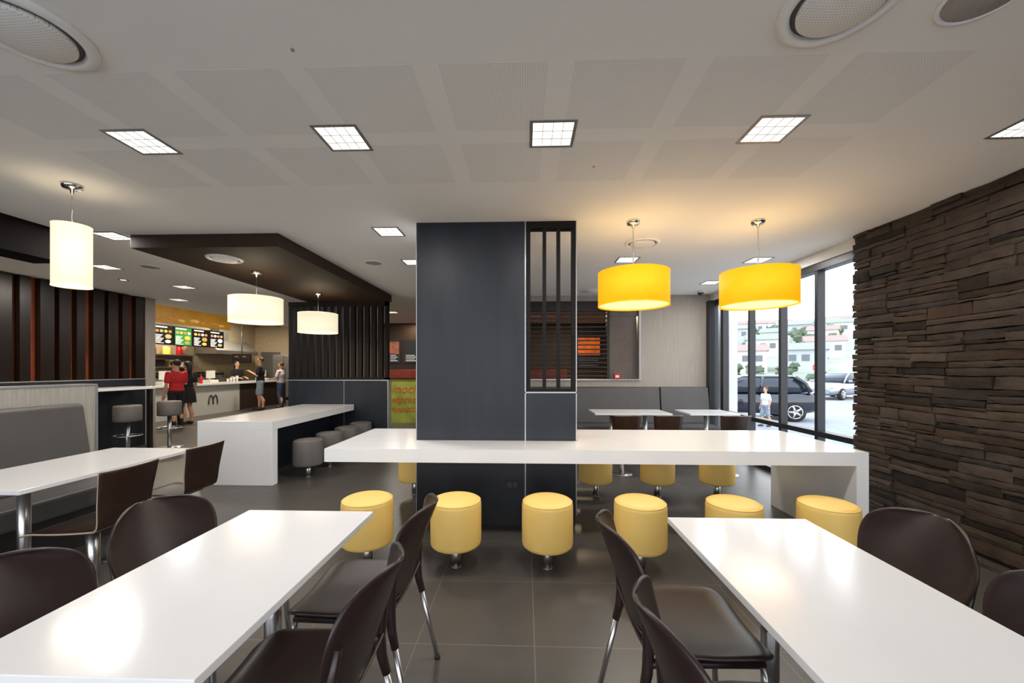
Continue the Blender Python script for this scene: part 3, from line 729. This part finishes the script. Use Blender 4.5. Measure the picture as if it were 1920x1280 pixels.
# ------------------------------------------------------------------ order counter and kitchen
t = thing('service_counter', 'long white order counter with a black arched letter emblem', 'counter', (-9.9,12.4,0))
obj('worktop', MB().box(-10.3,-9.52,9.3,15.5,.88,.94), M['white_top'], t, .004, True)
obj('front_panel', MB().box(-10.2,-9.6,9.3,12.95,.0,.88), M['counter_front'], t, 0, True)
obj('dark_panel', MB().box(-10.2,-9.6,12.95,15.5,.0,.88), M['dark_wall'], t, 0, True)
em = MB()
def arch(c):
    pts = []
    for k in range(17):
        a = PI*k/16; pts.append((-9.592, c-.085*math.cos(a), .30+.27*math.sin(a)**.75))
    return pts
em.tube(arch(11.73), .016, 8); em.tube(arch(11.90), .016, 8)
obj('emblem', em, M['emblem'], t, 0, True)
# menu fascia
t = thing('menu_fascia', 'dim yellow fascia band with food pictures above the menu boards', 'fascia', (-10.85,12.0,2.7))
obj('board', MB().box(-10.9,-10.8,9.5,14.1,2.78,3.28), M['yellow_fascia'], t, 0, True)
for k in range(4):
    y = 10.7+k*.82
    obj('food_picture', MB().ball((-10.795,y+.2,2.93), (.008,.2,.06), 20, 8), M[('fascia_food','fascia_bun')[k%2]], t, 0, True)
    obj('food_picture', MB().ball((-10.795,y+.52,2.89), (.008,.14,.05), 20, 8), M[('fascia_bun','fascia_food')[k%2]], t, 0, True)
for k in range(5):
    y = 10.35+k*.67; w0 = .63
    t = thing('menu_board', f'lit menu board with food pictures, {ORD[k]} from the left above the order counter', 'menu board', (-10.72,y+.31,2.1), 0, 'lit menu boards')
    obj('case', MB().box(-10.76,-10.70,y,y+w0,2.1,2.68), M['screen_black'], t, 0, True)
    if k == 2: obj('background', MB().box(-10.70,-10.698,y+.02,y+.61,2.12,2.66), M['menu_green'], t, 0, True)
    ln = MB()
    for q in range(8):
        w = .27-.035*((q*3)%4); ln.box(-10.7,-10.695,y+.04,y+.04+w,2.14+q*.034,2.157+q*.034)
    obj('menu_lines', ln, M['menu_white'], t, 0, True)
    obj('header', MB().box(-10.7,-10.694,y+.04,y+.42,2.60,2.64), M['menu_white'], t, 0, True)
    for q in range(4): obj('food_picture', MB().ball((-10.70,y+.1+q*.14,2.50), (.012,.058,.045), 14, 8), M[('menu_white','bun','pale_food','menu_yellow','bun')[(k+q)%5]], t, 0, True)
    obj('food_picture', MB().ball((-10.70,y+.46,2.35), (.012,.11,.07), 14, 8), M[('bun','pale_food','menu_yellow','bun','menu_white')[k]], t, 0, True)
    obj('food_picture', MB().ball((-10.70,y+.45,2.2), (.012,.1,.05), 14, 8), M[('pale_food','menu_white','bun','menu_yellow','pale_food')[k]], t, 0, True)
struct('trim_3', MB().box(-10.9,-10.8,9.5,9.6,0.0,2.78), M['alu'])
# back kitchen
t = thing('kitchen_counter', 'stainless kitchen worktop behind the staff', 'counter', (-12.2,13.5,0))
obj('worktop', MB().box(-12.58,-11.75,9.0,17.0,.88,.92), M['machine'], t, 0, True); obj('body', MB().box(-12.58,-11.85,9.0,17.0,0,.88), M['machine'], t, 0, True)
t = thing('kitchen_shelf', 'steel kitchen shelf stacked above the back worktop', 'shelf', (-12.3,12.3,1.5))
for k in range(2): obj('shelf_board', MB().box(-12.58,-12.1,10.6,14.2,1.42+k*.42,1.45+k*.42), M['machine'], t, 0, True)
for k in range(3): obj('bracket', MB().box(-12.58,-12.14,10.7+k*1.65,10.74+k*1.65,1.3,1.87), M['steel'], t, 0, True)
cols = ['box_brown','white_p','menu_red','machine','black','box_brown','white_p']
names = ['brown','white','red','steel','black','tan','pale']
for k in range(7):
    t = thing('carton', f'{names[k]} carton on the steel kitchen shelf', 'carton', (-12.35,10.98+k*.46,1.45), 0, 'cartons on the kitchen shelf')
    h = .2+.04*((k*5)%3)
    obj('box', MB().box(-.14,.14,-.15,.15,0,h), M[cols[k]], t, .006); obj('lid', MB().box(-.145,.145,-.155,.155,h-.04,h+.006), M[cols[(k+1)%7]], t, .004)
for k, (c1, c2, nm) in enumerate((('steel','black','steel'),('white_p','red','white'),('box_brown','white_p','tan'),('black','steel','black'),('menu_yellow','white_p','yellow'),('red','black','red'))):
    t = thing('canister', f'{nm} canister on top of the kitchen shelf', 'canister', (-12.35,11.1+k*.52,1.87), 0, 'canisters on the kitchen shelf')
    h = .2+.05*(k%3)
    obj('body', MB().lathe([(.09,0),(.1,.01),(.1,h),(.08,h+.01)], seg=20), M[c1], t); obj('lid', MB().lathe([(.104,h),(.104,h+.03),(.04,h+.04)], seg=20), M[c2], t)
for k, (y, nm, c1) in enumerate(((9.9,'tall black','black'),(11.95,'squat steel','machine'),(13.3,'tall steel','machine'),(13.75,'red topped','red'),(15.2,'black topped','black'))):
    t = thing('dispenser', f'{nm} dispenser standing on the kitchen worktop', 'dispenser', (-12.1,y,.92), 0, 'dispensers on the kitchen worktop')
    h = .3+.1*(k%2)
    obj('body', MB().box(-.14,.14,-.13,.13,0,h-.08), M['machine'], t, .01); obj('hopper', MB().box(-.12,.12,-.11,.11,h-.08,h), M[c1], t, .01); obj('spout', MB().tube([(.13,0,h*.6),(.19,0,h*.5)], .02), M['black'], t)
# hood over the far end of the kitchen and an upright fridge
t = thing('extractor_hood', 'stainless extractor hood over the far end of the kitchen worktop', 'hood', (-12.1,15.7,1.95))
obj('canopy', MB().poly([(-12.58,14.6,1.95),(-11.7,14.6,1.95),(-11.7,14.6,2.1),(-12.2,14.6,2.5),(-12.58,14.6,2.5)], (0,2.3,0)), M['machine'], t, 0, True)
obj('duct', MB().box(-12.58,-12.25,15.4,15.9,2.5,3.4), M['machine'], t, 0, True)
t = thing('fridge', 'tall stainless fridge against the far kitchen wall', 'fridge', (-10.75,17.6,0))
obj('body', MB().box(-.5,.5,-.35,.38,.08,2.0), M['machine'], t, .01)
for s in (-1,1):
    d_ = obj('door', MB().box(min(s*.01,s*.49),max(s*.01,s*.49),-.39,-.355,.14,1.96), M['machine'], t, .006)
    obj('handle', MB().tube([(s*.06,-.42,.9),(s*.06,-.42,1.4)], .014), M['black'], d_)
for s in (-1,1): obj('foot', MB().box(s*.44-.04,s*.44+.04,-.3,.3,0,.08), M['black'], t)
for k, (y, lb) in enumerate(((11.2,'stainless coffee machine at the left of the kitchen worktop'),(12.6,'stainless drinks machine in the middle of the kitchen worktop'),(14.4,'stainless drinks machine at the far end of the kitchen worktop'))):
    t = thing('drinks_machine', lb, 'machine', (-12.1,y,.92), 0, 'machines on the kitchen worktop')
    obj('body', MB().box(-.28,.1,-.32,.32,0,.1).box(-.28,-.1,-.32,.32,.1,.34).box(-.28,.1,-.32,.32,.34,.36), M['machine'], t, .012)
    for q in range(3): obj('nozzle', MB().lathe([(.02,.26),(.025,.34)], .02, -.2+q*.2, 12), M['black'], t)
    obj('panel', MB().box(-.1,-.094,-.24,.24,.14,.24), M['screen_black'], t)
for k, (y, lb) in enumerate(((10.6,'cash register behind the customer in red'),(12.2,'cash register left of the man in shorts'),(14.7,'cash register at the far end of the order counter'))):
    t = thing('cash_register', lb, 'till', (-10.0,y,.94), 0, 'tills on the order counter')
    obj('base', MB().box(-.16,.14,-.17,.17,0,.09), M['white_p'], t, .008); obj('stand', MB().tube([(-.02,0,.09),(0,0,.2)], .03), M['white_p'], t)
    obj('screen', MB().box(0,.03,-.17,.17,.14,.38), M['white_p'], t, .006); obj('display', MB().box(-.004,0,-.15,.15,.16,.36), M['screen_black'], t)
t = thing('sauce_bottle', 'red squeeze bottle on the order counter', 'bottle', (-9.75,11.55,.94))
obj('body', MB().lathe([(.035,0),(.04,.01),(.04,.17),(.03,.2)], seg=18), M['red'], t); obj('nozzle', MB().lathe([(.028,.2),(.012,.22),(.006,.27)], seg=14), M['red'], t)
for k in range(4):
    t = thing('paper_cup', f'{("white","cream","pale","small white")[k]} paper cup stack on the order counter', 'cup', (-9.85,12.75+k*.14,.94), 0, 'cups on the order counter')
    obj('cup', MB().lathe([(.03,0),(.04,.11+k*.03),(.036,.11+k*.03)], seg=16), M['white_p'], t); obj('rim', MB().lathe([(.038,.1+k*.03),(.044,.105+k*.03),(.044,.115+k*.03),(.038,.118+k*.03)], seg=16, closed=True), M['house_a'], t)
t = thing('monitor', 'dark order monitor hanging over the kitchen', 'monitor', (-11.05,15.0,1.6))
obj('case', MB().box(-.36,.36,0,.06,0,.36), M['black'], t, .006); obj('display', MB().box(-.32,.32,-.004,0,.04,.32), M['screen_black'], t)
for a, b_ in ((-.26,-.12),(.05,.2)): obj('display_window', MB().box(a,b_,-.007,-.004,.22,.27), M['warm_pic'], t)
obj('hanger', MB().tube([(0,.03,.36),(0,.03,1.8)], .02), M['steel'], t)
dr = struct('door_1', MB().box(-12.3,-11.4,17.95,18.0,0,2.15), M['machine'])
struct('door_handle', MB().box(-11.55,-11.5,17.9,17.95,1.0,1.15), M['black'], parent=dr)
t = thing('column', 'plain grey square column at the far end of the order counter', 'column', (-9.2,16,0))
obj('shaft', MB().box(-.38,.38,-.3,.3,0,3.4), M['grey_col'], t); obj('skirting', MB().box(-.39,.39,-.31,.31,0,.1), M['black'], t)

# ------------------------------------------------------------------ coffee bar
t = thing('cafe_counter', 'coffee bar with green yellow scripted front and red brown top', 'counter', (-2,10.3,0))
obj('front_panel', MB().box(-3.7,1.0,10.0,10.6,0,1.12), M['cafe_front'], t, 0, True)
obj('top_band', MB().box(-3.75,1.05,9.95,10.65,1.14,1.36), M['cafe_red'], t, .004, True)
obj('frame', MB().box(-3.76,-3.7,9.98,10.6,0,1.14).box(-3.76,1.0,9.97,10.6,1.12,1.14), M['espresso'], t, 0, True)
for k, (w, z, sz) in enumerate((('mocha',.86,.3),('espresso',.6,.24),('cappuccino',.36,.22))):
    me = text_mesh(w, sz, shear=.35); me.materials.append(M['orange_ink'])
    o = obj('lettering', None, None, t, mesh=me); o.location = (-3.02-(-2),-.306,z); o.rotation_euler = (PI/2,0,0)
def poster(lb, x0, x1, z0, z1, m1, m2, y=11.29):
    t = thing('poster', lb, 'poster', ((x0+x1)/2,y,z0))
    obj('backing', MB().box(x0,x1,y-.03,y+.005,z0,z1), M['screen_black'], t, 0, True)
    obj('picture', MB().box(x0+.04,x1-.04,y-.036,y-.03,z0+(z1-z0)*.4,z1-.04), M[m1], t, 0, True)
    l = MB()
    for q in range(4): l.box(x0+.06,x1-.08-.05*(q%2),y-.036,y-.03,z0+.06+q*(z1-z0)*.08,z0+.070+q*(z1-z0)*.08)
    obj('text_lines', l, M[m2], t, 0, True)
poster('warm brown picture at the left of the coffee bar wall', -3.95,-3.6,1.55,2.2, 'warm_pic', 'menu_white')
poster('black menu poster with pale lines behind the coffee bar', -3.5,-3.05,1.55,2.2, 'screen_black', 'menu_white')
poster('glowing amber poster seen through the louvred opening', 1.45,2.15,1.42,2.3, 'orange_pic', 'house_b')

# ------------------------------------------------------------------ outdoors
struct('ground', MB().box(-60,400,-120,400,-.4,-.3), M['asphalt'])
struct('bounce_pavement', MB().box(-14,9,-12,-2.6,-.3,-.2).box(3.45,6.0,-2.6,12,-.3,-.27), M['paving'])  # pale ground added to bounce daylight up to the ceiling
struct('wall_outside', MB().box(3.98,4.14,7.85,8.3,-.3,2.9), M['white_wall'])
def car(lb, loc, rz, m):
    t = thing('car', lb, 'car', loc, rz)
    st = [(-2.12,.40,.78,.66),(-2.05,.28,.95,.78),(-1.7,.22,1.0,.85),(-.8,.2,.97,.87),(.5,.2,.95,.87),(1.1,.2,.93,.86),(1.65,.22,.83,.83),(2.0,.26,.70,.74),(2.12,.34,.58,.62)]
    sg = lambda c: math.copysign(abs(c)**.55, c)
    obj('body', MB().rings([[(x, hw*sg(math.cos(2*PI*k/24)), (a+b)/2+(b-a)/2*sg(math.sin(2*PI*k/24))) for k in range(24)] for x, a, b, hw in st]), m, t)
    cab = [(.92,-2.0,1.1,.80),(1.2,-1.86,.62,.71),(1.42,-1.55,.12,.61)]
    def plan(z, x0, x1, hy, g=0): return [((x0+x1)/2+((x1-x0)/2+g)*sg(math.cos(2*PI*k/28)), (hy+g)*sg(math.sin(2*PI*k/28)), z) for k in range(28)]
    obj('windows', MB().rings([plan(*c) for c in cab]), M['win_dark'], t)
    obj('roof', MB().rings([plan(1.40,-1.6,.16,.615,.012), plan(1.45,-1.52,.06,.57), plan(1.475,-1.3,-.15,.42)]), m, t)
    for s in (-1,1):
        for pts, r in (([(1.02,s*.77,.92),(.60,s*.69,1.2),(.10,s*.60,1.42)], .035), ([(-.35,s*.81,.93),(-.42,s*.72,1.2),(-.48,s*.63,1.42)], .035), ([(-1.75,s*.79,.93),(-1.65,s*.71,1.2),(-1.4,s*.61,1.42)], .07)):
            obj('pillar', MB().tube(pts, r), m, t)
        for x in (-1.3,1.35):
            tw = MB().rings([[(x+r*math.cos(2*PI*k/28), s*(.70+w), .31+r*math.sin(2*PI*k/28)) for k in range(28)] for r, w in ((.2,0),(.30,.0),(.315,.03),(.315,.17),(.295,.19),(.21,.19))])
            wh = obj('wheel', tw, M['tyre'], t)
            rm = MB()
            for k in range(5):
                a = 2*PI*k/5; rm.tube([(x,s*.897,.31),(x+.2*math.cos(a),s*.897,.31+.2*math.sin(a))], [.045,.03], 8)
            rm.rings([[(x+r*math.cos(2*PI*k/28), s*y, .31+r*math.sin(2*PI*k/28)) for k in range(28)] for r, y in ((.19,.885),(.215,.885),(.215,.9),(.19,.9))], closed=True)
            obj('rim', rm, M['chrome'], wh)
        obj('tail_light', MB().ball((-2.0,s*.66,.88), (.1,.12,.13), 12, 8), M['red_light'], t)
        obj('headlight', MB().ball((1.93,s*.6,.68), (.14,.13,.07), 12, 8), M['white_p'], t)
        obj('mirror', MB().ball((.75,s*.93,.99), (.07,.1,.07), 12, 8), m, t)
        for a, z in ((-.2,.80),(-1.1,.82)): obj('door_handle', MB().box(a,a+.18,s*.872-.012,s*.872+.012,z,z+.03), M['chrome'], t)
    return t
car('dark blue black hatchback parked outside the window, its rear to the right', (7.45,13.9,-.3), PI-.25, M['car_black'])
car('silver car parked further off at the right of the window', (17.6,22.9,-.3), PI+.5, M['car_silver'])
t = thing('road_sign', 'small red road sign on a pole beyond the car park', 'sign', (21.0,29.2,-.3))
obj('pole', MB().tube([(0,0,0),(0,0,2.2)], .04), M['steel'], t)
o8 = [(.33*math.cos(PI/8+PI*k/4), -.05, 1.75+.33*math.sin(PI/8+PI*k/4)) for k in range(8)]
obj('plate', MB().poly(o8, (0,-.02,0)), M['red'], t); obj('band', MB().box(-.22,.22,-.08,-.07,1.68,1.82), M['white_p'], t)
# hillside
def hz(x, y):
    d = math.hypot(x, y); return -.45+max(0, d-62)*.155*(1+.12*math.sin(x*.05)+.1*math.cos(y*.06))-max(0, d-190)*.16
hm = MB().grid(lambda u, v: ((40+170*v)*math.sin(.1+1.2*u)*1.0, (40+170*v)*math.cos(.1+1.2*u), hz((40+170*v)*math.sin(.1+1.2*u), (40+170*v)*math.cos(.1+1.2*u))), 40, 40)
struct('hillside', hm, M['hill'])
HN = {'white_wall':'white','house_a':'cream','house_b':'grey'}; RN = {'roof_r':'red','roof_g':'grey','roof_n':'green'}
POS = ['by the left mullion','at the middle mullion','by the stone wall edge']
rnd = random.Random(11)
for row, d in enumerate((72,88,104,120,136,152,169,187)):
    nq, stp = (2,.105) if row < 2 else (3,.078)
    for q in range(nq):
        th = (.50 if row < 2 else .478)+stp*q+.03*(row%2); dd = d+rnd.uniform(-1,1)
        x, y = dd*math.sin(th), dd*math.cos(th); z = hz(x, y)
        wm = ('white_wall','house_a','house_b')[(row+q*2)%3]; rm = ('roof_r','roof_g','roof_n')[(row*2+q)%3]
        RW = ['lowest','second','third','fourth','fifth','sixth','seventh','topmost'][row]
        t = thing('house', f'{HN[wm]} house with {RN[rm]} roof in the {RW} hillside row {POS[q]}', 'house', (x,y,z), -th+rnd.uniform(-.15,.15), 'houses on the hillside')
        a, bq, h = (rnd.uniform(2.4,2.8) if row < 3 else rnd.uniform(3.0,3.5)*(d/116)**.6), 2.4, rnd.uniform(2.4,3.4)
        obj('walls', MB().box(-a,a,-bq,bq,-3,h), M[wm], t)
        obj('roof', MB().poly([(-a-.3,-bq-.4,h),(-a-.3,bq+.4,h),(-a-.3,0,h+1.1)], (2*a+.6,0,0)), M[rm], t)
        for j in range(3):
            cx = -a*.62+j*a*.62; obj('window', MB().box(cx-.45,cx+.45,-bq-.06,-bq,h-1.6,h-.7), M['win_house'], t)
def tree_mesh(rn):
    mb = MB()
    for j in range(12):
        a = rn.uniform(0,6.28); r = rn.uniform(0,1.3); mb.ball((r*math.cos(a), r*math.sin(a), rn.uniform(1.0,3.6)), (rn.uniform(.5,1.0),rn.uniform(.5,1.0),rn.uniform(.5,.9)), 10, 7)
    for v in mb.bm.verts:
        v.co += Vector((rn.uniform(-.24,.24),rn.uniform(-.24,.24),rn.uniform(-.24,.24)))
    return mb
crown = [tree_mesh(rnd).mesh('crown') for _ in range(3)]
for c in crown: c.materials.append(M['leaf'])
trunk = MB().tube([(0,0,-2),(.1,0,1),(0,.1,3)], [.22,.18,.1]).mesh('trunk'); trunk.materials.append(M['bark'])
for row, d in enumerate((64,80,96,112,128,144,160.5,178)):
    nq = 4 if row < 2 else 5
    for q in range(nq):
        th = .465+.22/nq*q+rnd.uniform(-.006,.006); dd = d+rnd.uniform(-.6,.6); x, y = dd*math.sin(th), dd*math.cos(th)
        t = thing('tree', 'bushy green tree growing between the houses on the hillside', 'tree', (x,y,hz(x,y)-.4), rnd.uniform(0,6), 'trees on the hillside')
        s = rnd.uniform(.7,1.1)*(.75 if row < 2 else 1); t.scale = (s,s,s*.9)
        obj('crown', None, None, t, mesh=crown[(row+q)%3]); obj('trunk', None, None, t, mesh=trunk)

# ------------------------------------------------------------------ world, camera
w = bpy.data.worlds.new('World'); scene.world = w; w.use_nodes = True
nt = w.node_tree; bg = nt.nodes['Background']
tc = nt.nodes.new('ShaderNodeTexCoord'); sp = nt.nodes.new('ShaderNodeSeparateXYZ'); rp = nt.nodes.new('ShaderNodeValToRGB')
nt.links.new(tc.outputs['Generated'], sp.inputs[0]); nt.links.new(sp.outputs[2], rp.inputs[0]); nt.links.new(rp.outputs[0], bg.inputs[0])
rp.color_ramp.elements[0].color = (.98,.99,1,1); rp.color_ramp.elements[1].color = (.72,.83,1,1)
rp.color_ramp.elements[0].position = .15; rp.color_ramp.elements[1].position = .8
bg.inputs[1].default_value = 4.0
cam = bpy.data.cameras.new('Camera'); co = bpy.data.objects.new('Camera', cam); C.objects.link(co)
cam.sensor_width = 36; cam.lens = 740/1920*36; cam.shift_y = 50/1920; cam.clip_start = .02; cam.clip_end = 1000
co.location = (0,0,1.4); co.rotation_euler = (PI/2,0,math.radians(1.935))
scene.camera = co
